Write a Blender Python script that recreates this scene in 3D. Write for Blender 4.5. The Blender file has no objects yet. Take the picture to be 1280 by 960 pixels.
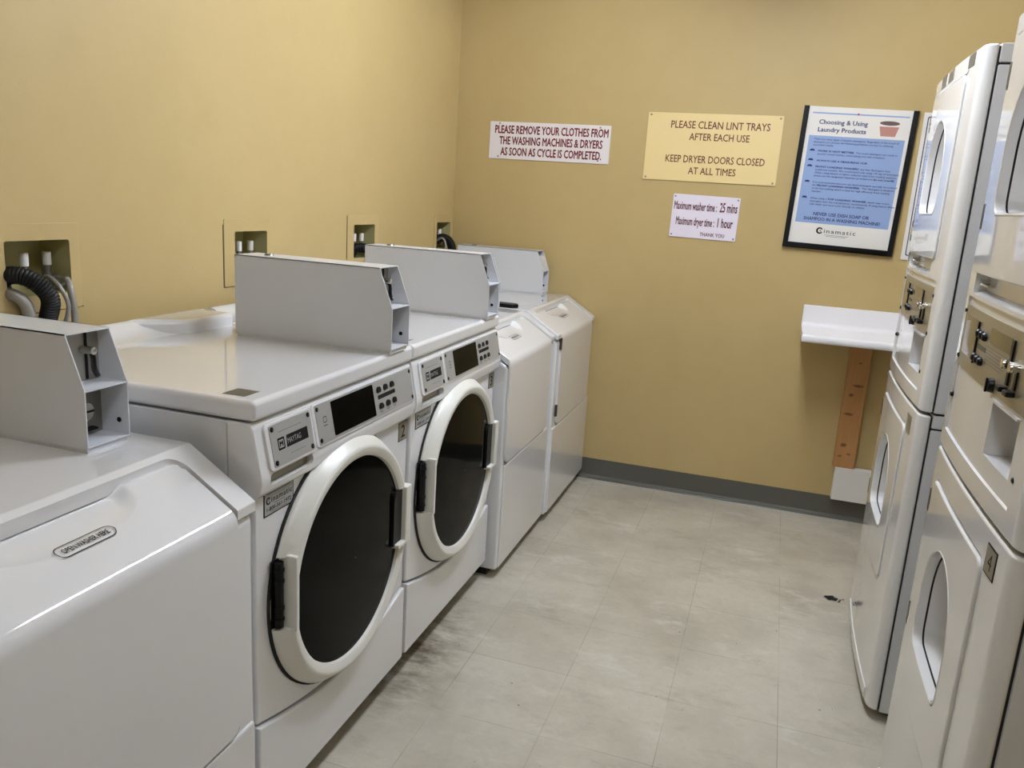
import bpy, bmesh, math, random
from mathutils import Vector, Matrix
random.seed(7)
S = bpy.context.scene
COL = S.collection
PI = math.pi

# ------------------------------------------------------------------ camera, world, exposure
CAM_POS = (1.619, -3.9466, 1.3994)
CAM_YAW, CAM_PITCH, CAM_ROLL, CAM_F = -0.3057, -0.2278, 0.0623, 1010.24
LAMPS = [(1.50, -1.38, 106.0, 'fluorescent tube light on the ceiling nearer the sign wall'), (1.55, -3.60, 28.0, 'fluorescent tube light on the ceiling nearer the camera')]
LAMP_TINT = (1.0, 1.10, 1.28)
EXPOSURE = 0.0
WORLD = 0.25

f_ = Vector((math.sin(CAM_YAW) * math.cos(CAM_PITCH), math.cos(CAM_YAW) * math.cos(CAM_PITCH), math.sin(CAM_PITCH)))
r_ = f_.cross(Vector((0, 0, 1))).normalized()
u_ = r_.cross(f_)
r2 = math.cos(CAM_ROLL) * r_ + math.sin(CAM_ROLL) * u_
u2 = -math.sin(CAM_ROLL) * r_ + math.cos(CAM_ROLL) * u_
cam = bpy.data.cameras.new('camera')
cam.sensor_width = 36.0
cam.lens = CAM_F / 1280 * 36.0
cam.clip_start = 0.02
cam_o = bpy.data.objects.new('camera', cam)
cam_o.matrix_world = Matrix(((r2.x, u2.x, -f_.x, CAM_POS[0]), (r2.y, u2.y, -f_.y, CAM_POS[1]), (r2.z, u2.z, -f_.z, CAM_POS[2]), (0, 0, 0, 1)))
COL.objects.link(cam_o)
S.camera = cam_o
S.view_settings.view_transform = 'Standard'
S.view_settings.look = 'None'
S.view_settings.gamma = 1
S.view_settings.use_curve_mapping = False
S.view_settings.exposure = EXPOSURE
W = bpy.data.worlds.new('world')
S.world = W
W.use_nodes = True
W.node_tree.nodes['Background'].inputs[0].default_value = (1, 0.95, 0.88, 1)
W.node_tree.nodes['Background'].inputs[1].default_value = WORLD

# ------------------------------------------------------------------ materials
def lin(c):
    return tuple(((v / 255) / 12.92 if v / 255 <= 0.04045 else ((v / 255 + 0.055) / 1.055) ** 2.4) for v in c)

class NT:
    def __init__(s, m):
        s.t = m.node_tree
        s.b = s.t.nodes['Principled BSDF']
    def n(s, typ, **kw):
        x = s.t.nodes.new(typ)
        for k, v in kw.items():
            setattr(x, k, v)
        return x
    def l(s, a, b):
        s.t.links.new(a, b)
    def math(s, op, a, b=None, c=None):
        x = s.n('ShaderNodeMath', operation=op)
        for i, v in enumerate((a, b, c)):
            if v is None: continue
            if isinstance(v, (int, float)): x.inputs[i].default_value = v
            else: s.l(v, x.inputs[i])
        return x.outputs[0]
    def mix(s, fac, a, b, blend='MIX'):
        x = s.n('ShaderNodeMix', data_type='RGBA', blend_type=blend)
        for i, v in ((0, fac), (6, a), (7, b)):
            if isinstance(v, (int, float)): x.inputs[i].default_value = v
            elif isinstance(v, tuple): x.inputs[i].default_value = v + (1,) if len(v) == 3 else v
            else: s.l(v, x.inputs[i])
        return x.outputs[2]
    def noise(s, vec, scale, detail=3, rough=0.5, mapping=None):
        if mapping:
            mp = s.n('ShaderNodeMapping')
            mp.inputs['Scale'].default_value = mapping
            s.l(vec, mp.inputs[0]); vec = mp.outputs[0]
        x = s.n('ShaderNodeTexNoise')
        x.inputs['Scale'].default_value = scale
        x.inputs['Detail'].default_value = detail
        x.inputs['Roughness'].default_value = rough
        s.l(vec, x.inputs['Vector'])
        return x.outputs['Fac']
    def ramp(s, v, a, b):
        x = s.n('ShaderNodeMapRange')
        x.inputs[1].default_value = a; x.inputs[2].default_value = b
        s.l(v, x.inputs[0])
        return x.outputs[0]
    def obj(s):
        return s.n('ShaderNodeTexCoord').outputs['Object']
    def bump(s, h, strength, dist=0.002):
        x = s.n('ShaderNodeBump')
        x.inputs['Strength'].default_value = strength
        x.inputs['Distance'].default_value = dist
        s.l(h, x.inputs['Height'])
        s.l(x.outputs[0], s.b.inputs['Normal'])

MATS = {}
def mat(name, rgb, rough=0.5, metal=0.0, vary=0.03, scale=6.0, coat=0.0, spec=0.5, emit=None, bump=0.0):
    m = bpy.data.materials.new(name)
    m.use_nodes = True
    N = NT(m)
    c = lin(rgb)
    co = N.obj()
    nz = N.noise(co, scale, 3)
    col = N.mix(nz, tuple(v * (1 - vary) for v in c), tuple(min(1, v * (1 + vary)) for v in c))
    N.l(col, N.b.inputs['Base Color'])
    N.b.inputs['Roughness'].default_value = rough
    N.b.inputs['Metallic'].default_value = metal
    N.b.inputs['Coat Weight'].default_value = coat
    N.b.inputs['Coat Roughness'].default_value = 0.03
    N.b.inputs['Specular IOR Level'].default_value = spec
    if bump: N.bump(N.noise(co, 300, 2), bump, 0.001)
    if emit:
        N.b.inputs['Emission Color'].default_value = emit[0] + (1,)
        N.b.inputs['Emission Strength'].default_value = emit[1]
    MATS[name] = m
    return m

ENAMEL = mat('white_enamel', (224, 223, 223), 0.07, vary=0.012, scale=2.0, coat=0.8)
ENAMEL_D = mat('dryer_enamel', (224, 222, 220), 0.05, vary=0.012, scale=2.0, coat=0.6)
CABINET = mat('cabinet_enamel', (214, 214, 214), 0.28, vary=0.012, scale=2.0)
BOXPAINT = mat('coin_box_paint', (213, 214, 217), 0.30, vary=0.015, bump=0.05)
RINGP = mat('door_ring_plastic', (224, 222, 213), 0.30, vary=0.01)
GLASS = mat('dark_door_glass', (8, 8, 6), 0.07, vary=0.1, spec=0.04)
BLACK = mat('black_plastic', (14, 14, 15), 0.35, vary=0.05, spec=0.25)
DARK = mat('dark_gap', (30, 29, 28), 0.8, vary=0.05)
RUBBER = mat('black_rubber', (15, 15, 16), 0.45, vary=0.1, spec=0.3)
SILVER = mat('silver_plate', (176, 176, 174), 0.36, metal=0.35, vary=0.02)
PLATE = mat('beige_metal_plate', (158, 148, 124), 0.3, metal=0.5, vary=0.03)
CHROME = mat('chrome', (215, 214, 210), 0.12, metal=1.0, vary=0.02)
STEEL = mat('dull_steel', (140, 138, 132), 0.38, metal=0.8, vary=0.06, scale=30)
MECH = mat('coin_mechanism_grey', (158, 154, 146), 0.4, metal=0.4, vary=0.05, scale=30)
DISPLAY = mat('black_display', (9, 9, 8), 0.12, vary=0.3, scale=40, spec=0.06)
STICKER = mat('silver_sticker', (170, 170, 166), 0.4, metal=0.2, vary=0.02)
GOLDPLATE = mat('brass_grey_sticker', (140, 133, 114), 0.4, metal=0.3, vary=0.03)
GREYTAB = mat('grey_badge', (92, 88, 76), 0.45, vary=0.05, spec=0.3)
WINDOW = mat('olive_window', (104, 92, 66), 0.06, vary=0.1)
HINGE = mat('hinge_metal', (66, 62, 56), 0.4, vary=0.15, scale=60, spec=0.3)
INK = mat('black_ink', (18, 18, 20), 0.6, spec=0.2)
INKGREY = mat('grey_ink', (120, 120, 120), 0.6)
PINK = mat('pink_ink', (184, 132, 120), 0.6)
PINKD = mat('dark_pink_ink', (96, 74, 72), 0.6)
NAVY = mat('navy_ink', (28, 44, 104), 0.6)
MAROON = mat('maroon_ink', (108, 24, 30), 0.55)
MAROON2 = mat('dark_maroon_ink', (88, 26, 34), 0.55)
BROWNINK = mat('brown_ink', (104, 50, 30), 0.55)
BLUE = mat('poster_blue', (143, 166, 208), 0.5, vary=0.02)
SIGNW = mat('white_sign_plastic', (232, 226, 226), 0.35, vary=0.01)
SIGNL = mat('lavender_sign_plastic', (234, 226, 238), 0.35, vary=0.01)
SIGNC = mat('cream_sign_plastic', (232, 208, 150), 0.35, vary=0.02)
PAPER = mat('poster_paper', (232, 228, 222), 0.45, vary=0.01)
FRAME = mat('black_frame', (14, 13, 14), 0.5, spec=0.2)
RED = mat('red_print', (176, 40, 46), 0.5)
YELLOW = mat('yellow_print', (226, 196, 60), 0.5)
GREEN = mat('green_print', (48, 116, 62), 0.5)
BOXIN = mat('olive_box_metal', (176, 168, 118), 0.45, metal=0.2, vary=0.1, scale=12)
SHELFW = mat('white_melamine', (240, 238, 240), 0.3, vary=0.008)
BLOCKW = mat('white_painted_wood', (226, 223, 216), 0.5, vary=0.03)
BASEB = mat('grey_vinyl', (86, 84, 76), 0.42, vary=0.05, scale=3)
CEIL = mat('white_ceiling', (226, 222, 212), 0.85, vary=0.03, bump=0.2)
LINT = mat('dark_lint', (34, 26, 24), 0.9, vary=0.3, scale=80)
HOSEGREY = mat('grey_hose', (150, 146, 138), 0.45, metal=0.35, vary=0.15, scale=200)
PLASTER = mat('plaster_crack', (92, 72, 44), 0.9)

def wall_paint():
    m = bpy.data.materials.new('tan_wall_paint'); m.use_nodes = True
    N = NT(m); co = N.obj()
    n1 = N.noise(co, 1.1, 4, 0.55); n2 = N.noise(co, 7, 4, 0.6)
    c = N.mix(N.ramp(n1, 0.3, 0.7), lin((184, 161, 110)), lin((192, 169, 118)))
    c = N.mix(N.math('MULTIPLY', N.ramp(n2, 0.45, 0.8), 0.25), c, lin((174, 150, 100)))
    # a few scuffs
    sc = N.noise(co, 5, 5, 0.65, mapping=(1, 1, 6))
    c = N.mix(N.math('MULTIPLY', N.ramp(sc, 0.71, 0.8), 0.35), c, lin((150, 122, 78)))
    N.l(c, N.b.inputs['Base Color'])
    N.b.inputs['Roughness'].default_value = 0.5
    N.b.inputs['Specular IOR Level'].default_value = 0.35
    N.bump(N.noise(co, 160, 3), 0.12, 0.002)
    return m
WALL = wall_paint()

TA, TB, TT = 0.8675, -2.0998, 0.3048
def floor_mat():
    m = bpy.data.materials.new('vinyl_tile_floor'); m.use_nodes = True
    N = NT(m); co = N.obj()
    sp = N.n('ShaderNodeSeparateXYZ'); N.l(co, sp.inputs[0])
    gx = N.math('DIVIDE', N.math('SUBTRACT', sp.outputs[0], TA), TT)
    gy = N.math('DIVIDE', N.math('SUBTRACT', sp.outputs[1], TB), TT)
    lines = []
    for g in (gx, gy):
        fr = N.math('FRACT', g)
        d = N.math('MINIMUM', fr, N.math('SUBTRACT', 1.0, fr))
        lines.append(N.math('LESS_THAN', d, 0.0042))
    line = N.math('MAXIMUM', lines[0], lines[1])
    brk = N.ramp(N.noise(co, 3.5, 4, 0.6), 0.38, 0.6)
    line = N.math('MULTIPLY', line, N.math('MULTIPLY_ADD', brk, 0.42, 0.05))
    cell = N.n('ShaderNodeCombineXYZ')
    N.l(N.math('FLOOR', gx), cell.inputs[0]); N.l(N.math('FLOOR', gy), cell.inputs[1])
    wn = N.n('ShaderNodeTexWhiteNoise', noise_dimensions='2D'); N.l(cell.outputs[0], wn.inputs[0])
    c = N.mix(wn.outputs[0], lin((190, 183, 166)), lin((197, 190, 174)))
    # mottled chips of the tile
    n1 = N.noise(co, 38, 4, 0.7)
    c = N.mix(N.math('MULTIPLY', N.ramp(n1, 0.42, 0.72), 0.35), c, lin((174, 167, 150)))
    n2 = N.noise(co, 2.6, 5, 0.62)
    c = N.mix(N.math('MULTIPLY', N.ramp(n2, 0.42, 0.66), 0.75), c, lin((164, 156, 139)))
    # pale wax streaks running across the aisle
    n3 = N.noise(co, 2.6, 8, 0.74, mapping=(1.3, 2.4, 1))
    c = N.mix(N.math('MULTIPLY', N.ramp(n3, 0.55, 0.66), 0.6), c, lin((212, 207, 196)))
    # traffic scuffs
    n5 = N.noise(co, 4.2, 7, 0.74, mapping=(1.0, 1.7, 1))
    c = N.mix(N.math('MULTIPLY', N.ramp(n5, 0.54, 0.68), 0.42), c, lin((142, 133, 116)))
    # brown dirt collected beside the washers
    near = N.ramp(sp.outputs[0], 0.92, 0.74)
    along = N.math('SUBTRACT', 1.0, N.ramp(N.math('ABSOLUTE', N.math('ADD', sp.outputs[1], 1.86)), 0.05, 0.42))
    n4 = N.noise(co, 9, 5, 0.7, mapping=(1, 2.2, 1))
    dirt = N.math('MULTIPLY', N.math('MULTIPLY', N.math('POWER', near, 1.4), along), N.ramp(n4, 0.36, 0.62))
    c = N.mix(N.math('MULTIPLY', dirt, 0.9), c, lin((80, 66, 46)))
    c = N.mix(line, c, lin((96, 88, 74)))
    sk = N.math('GREATER_THAN', N.noise(co, 55, 1), 0.795)
    c = N.mix(N.math('MULTIPLY', sk, 0.7), c, lin((70, 62, 54)))
    N.l(c, N.b.inputs['Base Color'])
    N.l(N.math('MULTIPLY_ADD', n2, 0.25, 0.22), N.b.inputs['Roughness'])
    N.bump(N.math('SUBTRACT', 1.0, line), 0.3, 0.0008)
    return m
FLOOR = floor_mat()

def wood_mat():
    m = bpy.data.materials.new('knotty_pine'); m.use_nodes = True
    N = NT(m); co = N.obj()
    n = N.noise(co, 14, 5, 0.6, mapping=(3, 3, 0.35))
    c = N.mix(n, lin((160, 112, 62)), lin((192, 146, 92)))
    g = N.noise(co, 60, 3, 0.5, mapping=(2, 2, 0.12))
    c = N.mix(N.math('MULTIPLY', N.ramp(g, 0.45, 0.7), 0.3), c, lin((150, 96, 50)))
    w = N.noise(co, 70, 3, 0.6)
    sp = N.n('ShaderNodeSeparateXYZ'); N.l(co, sp.inputs[0])
    for kx, kz, ax, az in ((2.035, .655, .026, .006), (2.012, .610, .010, .008), (2.015, .520, .024, .007), (2.012, .372, .014, .009), (2.040, .330, .009, .006), (2.004, .318, .010, .006), (2.030, .760, .008, .005)):
        dx = N.math('DIVIDE', N.math('SUBTRACT', sp.outputs[0], kx), ax)
        dz = N.math('DIVIDE', N.math('SUBTRACT', sp.outputs[2], kz), az)
        d = N.math('ADD', N.math('MULTIPLY', dx, dx), N.math('MULTIPLY', dz, dz))
        d = N.math('ADD', d, N.math('MULTIPLY_ADD', w, 2.4, -1.2))
        c = N.mix(N.math('MULTIPLY', N.ramp(d, 1.3, 0.3), 0.8), c, lin((84, 42, 22)))
    N.l(c, N.b.inputs['Base Color']); N.b.inputs['Roughness'].default_value = 0.5
    return m
WOOD = wood_mat()

# ------------------------------------------------------------------ mesh helpers: every shape in (a across, b up, c out of the front)
def V(a, b, c): return Vector((a, -c, b))

def faces(bm, rows, closed=True, cap0=True, cap1=True):
    vs = [[bm.verts.new(p) for p in r] for r in rows]
    n = len(rows[0])
    for i in range(len(vs) - 1):
        for j in range(n if closed else n - 1):
            k = (j + 1) % n
            bm.faces.new((vs[i][j], vs[i][k], vs[i + 1][k], vs[i + 1][j]))
    if cap0: bm.faces.new(vs[0][::-1])
    if cap1: bm.faces.new(vs[-1])
    return vs

def BM(): return bmesh.new()
def prism(bm, poly, c0, c1):
    faces(bm, [[V(a, b, c0) for a, b in poly], [V(a, b, c1) for a, b in poly]]); return bm
def prism_a(bm, poly, a0, a1):
    faces(bm, [[V(a0, b, c) for c, b in poly], [V(a1, b, c) for c, b in poly]]); return bm
def prism_b(bm, poly, b0, b1):
    faces(bm, [[V(a, b0, c) for a, c in poly], [V(a, b1, c) for a, c in poly]]); return bm
def box(bm, a0, a1, b0, b1, c0, c1):
    return prism(bm, [(a0, b0), (a1, b0), (a1, b1), (a0, b1)], c0, c1)
def rrect(a0, a1, b0, b1, r, n=5):
    p = []
    for ca, cb, s in ((a1 - r, b0 + r, -PI / 2), (a1 - r, b1 - r, 0), (a0 + r, b1 - r, PI / 2), (a0 + r, b0 + r, PI)):
        for i in range(n + 1):
            t = s + PI / 2 * i / n
            p.append((ca + r * math.cos(t), cb + r * math.sin(t)))
    return p
def arch(ac, w, b0, b1, r=0.03, n=20):
    p = []
    for ca, cb, s in ((ac - w + r, b0 + r, PI), (ac + w - r, b0 + r, 1.5 * PI)):
        for i in range(6):
            t = s + PI / 2 * i / 5
            p.append((ca + r * math.cos(t), cb + r * math.sin(t)))
    for i in range(n + 1):
        t = PI * i / n
        p.append((ac + w * math.cos(t), b1 - w + w * math.sin(t)))
    return p
def cyl(bm, p0, p1, r0, r1=None, seg=16, cap=True):
    return tube(bm, [p0, p1], [r0, r0 if r1 is None else r1], seg, cap)
def tube(bm, pts, r, seg=10, cap=True):
    P = [V(*p) for p in pts]
    rr = r if isinstance(r, (list, tuple)) else [r] * len(P)
    rows = []; prev = None
    for i, p in enumerate(P):
        t = (P[min(i + 1, len(P) - 1)] - P[max(i - 1, 0)]).normalized()
        if prev is None:
            ref = Vector((0, 0, 1)) if abs(t.z) < 0.9 else Vector((1, 0, 0))
            x = t.cross(ref).normalized()
        else:
            x = (prev - t * prev.dot(t)).normalized()
        prev = x; y = t.cross(x)
        rows.append([p + rr[i] * (math.cos(2 * PI * j / seg) * x + math.sin(2 * PI * j / seg) * y) for j in range(seg)])
    faces(bm, rows, True, cap, cap); return bm
def lathe(bm, prof, a, b, seg=72, cap0=False, cap1=False):
    faces(bm, [[V(a + r * math.cos(2 * PI * j / seg), b + r * math.sin(2 * PI * j / seg), c) for j in range(seg)] for r, c in prof], True, cap0, cap1); return bm
def dome(bm, a, b, c, r, h, seg=10):
    return lathe(bm, [(r, c), (r, c + h * 0.5), (r * 0.7, c + h * 0.9), (0.001, c + h)], a, b, seg)
def smooth_path(pts, n=8):
    out = []; P = [Vector(p) for p in pts]
    for i in range(len(P) - 1):
        p0 = P[max(i - 1, 0)]; p1 = P[i]; p2 = P[i + 1]; p3 = P[min(i + 2, len(P) - 1)]
        for k in range(n):
            t = k / n
            out.append(0.5 * ((2 * p1) + (-p0 + p2) * t + (2 * p0 - 5 * p1 + 4 * p2 - p3) * t * t + (-p0 + 3 * p1 - 3 * p2 + p3) * t ** 3))
    out.append(P[-1]); return [tuple(p) for p in out]

def bevel(bm, w, seg=3, ang=25):
    bmesh.ops.remove_doubles(bm, verts=bm.verts, dist=1e-6)
    bmesh.ops.recalc_face_normals(bm, faces=bm.faces)
    bm.normal_update()
    es = [e for e in bm.edges if len(e.link_faces) == 2 and e.calc_face_angle(0) > math.radians(ang)]
    bmesh.ops.bevel(bm, geom=es, offset=w, segments=seg, profile=0.5, affect='EDGES', clamp_overlap=True)
    return bm

def to_mesh(bm, name):
    bmesh.ops.recalc_face_normals(bm, faces=bm.faces)
    me = bpy.data.meshes.new(name); bm.to_mesh(me); bm.free(); return me

def boolean(me, cutter_bm):
    a = bpy.data.objects.new('work', me); b = bpy.data.objects.new('cut', to_mesh(cutter_bm, 'cut'))
    COL.objects.link(a); COL.objects.link(b)
    md = a.modifiers.new('b', 'BOOLEAN'); md.object = b; md.operation = 'DIFFERENCE'; md.solver = 'EXACT'
    dg = bpy.context.evaluated_depsgraph_get(); dg.update()
    out = bpy.data.meshes.new_from_object(a.evaluated_get(dg))
    bpy.data.objects.remove(a); bm_ = b.data; bpy.data.objects.remove(b); bpy.data.meshes.remove(bm_); bpy.data.meshes.remove(me)
    return out

BOW = None
def bow(me):
    """bend a flat dryer front: its middle stands proud of its two edges"""
    bm = bmesh.new(); bm.from_mesh(me)
    for k in range(1, 20):
        a = BOW[0] * k / 10
        bmesh.ops.bisect_plane(bm, geom=bm.verts[:] + bm.edges[:] + bm.faces[:], plane_co=(a, 0, 0), plane_no=(1, 0, 0), dist=1e-5)
    for v in bm.verts: v.co.y += BOW[1] * (v.co.x - BOW[0]) ** 2
    bm.to_mesh(me); bm.free()
def obj(name, bm, m, parent=None, label=None, cuts=(), smooth=True, sharp=42):
    me = to_mesh(bm, name)
    for c in cuts: me = boolean(me, c)
    if BOW: bow(me)
    me.name = name
    me.materials.clear(); me.materials.append(m)
    o = bpy.data.objects.new(name, me); COL.objects.link(o)
    if smooth:
        me.shade_smooth(); me.set_sharp_from_angle(angle=math.radians(sharp))
        w = o.modifiers.new('normals', 'WEIGHTED_NORMAL'); w.keep_sharp = True; w.weight = 80
    if parent:
        o.parent = parent
        if 'off' in OFF.get(parent.name, {}): o.location = OFF[parent.name]['off']
    if label: o['label'] = label
    return o

OFF = {}
def thing(name, label, cat, loc, rz=0, group=None, off=None):
    o = bpy.data.objects.new(name, None); COL.objects.link(o)
    o.location = loc; o.rotation_euler = (0, 0, rz); o.empty_display_size = 0.1
    o['label'] = label; o['category'] = cat
    if group: o['group'] = group
    if off: OFF[o.name] = {'off': off}
    return o
def tag(o, label, cat, group=None):
    o['label'] = label; o['category'] = cat
    if group: o['group'] = group
    return o
def struct(name, bm, m, smooth=False):
    o = obj(name, bm, m, smooth=smooth); o['kind'] = 'structure'; return o
def copy_tree(o, parent=None):
    c = o.copy(); COL.objects.link(c)
    if parent: c.parent = parent
    for ch in list(o.children): copy_tree(ch, c)
    return c

def text(bm, body, a, b, c, height, width=None, bold=0.0, align='LEFT', spacing=1.0, shear=0.0, depth=0.0004):
    """cap-height text on the front plane; width squeezes the line to fit"""
    cu = bpy.data.curves.new('t', 'FONT'); cu.body = body; cu.size = 1.0
    cu.space_character = spacing; cu.shear = shear; cu.resolution_u = 2; cu.extrude = 0.0
    o = bpy.data.objects.new('t', cu); COL.objects.link(o)
    dg = bpy.context.evaluated_depsgraph_get(); dg.update()
    me = bpy.data.meshes.new_from_object(o.evaluated_get(dg))
    bpy.data.objects.remove(o); bpy.data.curves.remove(cu)
    if not me.vertices:
        return bm
    xs = [v.co.x for v in me.vertices]
    x0, x1 = min(xs), max(xs)
    sy = height / 0.70
    sx = sy if width is None else width / (x1 - x0)
    wd = (x1 - x0) * sx
    oa = a - {'LEFT': 0, 'CENTER': wd / 2, 'RIGHT': wd}[align]
    # heavier strokes: the same letters laid a hair apart
    for k, (dx, dy) in enumerate(((0, 0), (-bold, 0), (bold, 0), (0, -bold), (0, bold)) if bold > 0 else ((0, 0),)):
        vs = [bm.verts.new(V(oa + (v.co.x - x0 + dx) * sx, b + (v.co.y + dy * .8) * sy, c + depth + k * .00002)) for v in me.vertices]
        for p in me.polygons:
            try: bm.faces.new([vs[i] for i in p.vertices])
            except ValueError: pass
    bpy.data.meshes.remove(me)
    return bm
def flat_obj(name, bm, m, parent, label=None):
    """printed ink: keeps its winding (text faces look along +c)"""
    bm.normal_update()
    for f in bm.faces:
        if f.normal.y > 0: f.normal_flip()
    me = bpy.data.meshes.new(name); bm.to_mesh(me); bm.free()
    if BOW: bow(me)
    me.materials.append(m)
    o = bpy.data.objects.new(name, me); COL.objects.link(o); o.parent = parent
    if parent and 'off' in OFF.get(parent.name, {}): o.location = OFF[parent.name]['off']
    if label: o['label'] = label
    return o
def quad(bm, a0, a1, b0, b1, c): return poly(bm, [(a0, b0), (a1, b0), (a1, b1), (a0, b1)], c)
def poly(bm, p, c):
    bm.faces.new([bm.verts.new(V(x, y, c)) for x, y in p]); return bm
def outline(bm, p_out, p_in, c):
    a = [bm.verts.new(V(x, y, c)) for x, y in p_out]; b = [bm.verts.new(V(x, y, c)) for x, y in p_in]
    n = len(a)
    for i in range(n): bm.faces.new((a[i], a[(i + 1) % n], b[(i + 1) % n], b[i]))
    return bm
def coin_logo(bm, a, b, c, r):
    """round C-shaped emblem that begins the shop name"""
    n = 22
    for k in range(n):
        t0, t1 = (0.18 + 1.64 * k / n) * PI, (0.18 + 1.64 * (k + 1) / n) * PI
        w0 = r * 0.58
        poly(bm, [(a + r * math.cos(t0), b + r * math.sin(t0)), (a + r * math.cos(t1), b + r * math.sin(t1)),
                  (a + w0 * math.cos(t1) + r * .1, b + w0 * math.sin(t1)), (a + w0 * math.cos(t0) + r * .1, b + w0 * math.sin(t0))], c)
    for k in range(10):
        t0, t1 = (0.3 + 1.4 * k / 10) * PI, (0.3 + 1.4 * (k + 1) / 10) * PI
        poly(bm, [(a + r * .35 + r * .34 * math.cos(t0), b + r * .34 * math.sin(t0)), (a + r * .35 + r * .34 * math.cos(t1), b + r * .34 * math.sin(t1)),
                  (a + r * .35 + r * .18 * math.cos(t1), b + r * .18 * math.sin(t1)), (a + r * .35 + r * .18 * math.cos(t0), b + r * .18 * math.sin(t0))], c)
    return bm

# ------------------------------------------------------------------ room shell
RX, RY, RZ = 2.86, -5.3, 2.55
def wbox(x0, x1, y0, y1, z0, z1, bm=None):      # plain world box
    return box(bm or BM(), x0, x1, z0, z1, -y1, -y0)
fl = struct('floor', wbox(-0.15, RX + .15, RY - .15, 0.15, -0.1, 0.0), FLOOR)
struct('ceiling', wbox(-0.15, RX + .15, RY - .15, 0.15, RZ, RZ + .1), CEIL)
struct('wall_back', wbox(-0.15, RX + .15, 0.0, 0.15, 0, RZ), WALL)
struct('wall_right', wbox(RX, RX + .15, RY, 0.0, 0, RZ), WALL)
struct('wall_front', wbox(-0.15, RX + .15, RY - .15, RY, 0, RZ), WALL)
# openings in the left wall for the washer outlet boxes: (y0, y1, z0, z1)
HOLES = [(-2.592, -2.411, 1.107, 1.238), (-1.790, -1.615, 1.108, 1.243), (-1.040, -0.858, 1.115, 1.254), (-0.214, -0.036, 1.118, 1.255)]
bm = BM(); y = RY
for h in HOLES:
    wbox(-0.15, 0, y, h[0], 0, RZ, bm); wbox(-0.15, 0, h[0], h[1], 0, h[2], bm); wbox(-0.15, 0, h[0], h[1], h[3], RZ, bm); y = h[1]
wbox(-0.15, 0, y, 0, 0, RZ, bm)
bmesh.ops.remove_doubles(bm, verts=bm.verts, dist=1e-5)
struct('wall_left', bm, WALL)

def cove(bm, p0, p1, nrm):
    prof = [(0.0, 0.0), (0.022, 0.0), (0.020, 0.003), (0.011, 0.008), (0.006, 0.018), (0.004, 0.104), (0.0, 0.105)]
    rows = []
    for p in (p0, p1):
        rows.append([Vector((p[0] + nrm[0] * d, p[1] + nrm[1] * d, z)) for d, z in prof])
    faces(bm, rows); return bm
struct('baseboard_back', cove(BM(), (0, 0), (RX, 0), (0, -1)), BASEB)
struct('baseboard_left', cove(BM(), (0, RY), (0, -0.022), (1, 0)), BASEB)
struct('baseboard_right', cove(BM(), (RX, RY), (RX, -0.022), (-1, 0)), BASEB)

# ------------------------------------------------------------------ ceiling lamps
def ceiling_lamp(x, y, power, label, rz=0.0):
    LAMP = mat('lamp_tube', (250, 250, 250), 0.5, emit=(LAMP_TINT, power))
    t = thing('ceiling_light', label, 'ceiling light', (x, y, RZ), rz, 'fluorescent ceiling lights')
    L = 0.62
    bm = BM(); prism_a(bm, [(-.15, 0), (.15, 0), (.15, -.03), (.11, -.045), (-.11, -.045), (-.15, -.03)], -L, L)
    obj('housing', bm, CEIL, t)
    for k in (-1, 1):
        bm = BM(); tube(bm, [(-L + .03, -.062, k * .07), (L - .03, -.062, k * .07)], 0.016, 12)
        obj('tube', bm, LAMP, t)
    bm = BM()
    for e in (-1, 1): obj('end_cap', box(BM(), e * L - .012, e * L + .012, -.085, 0, -.13, .13), CEIL, t)
    return t
for x, y, p, lb in LAMPS: ceiling_lamp(x, y, p, lb, PI / 2)

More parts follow.
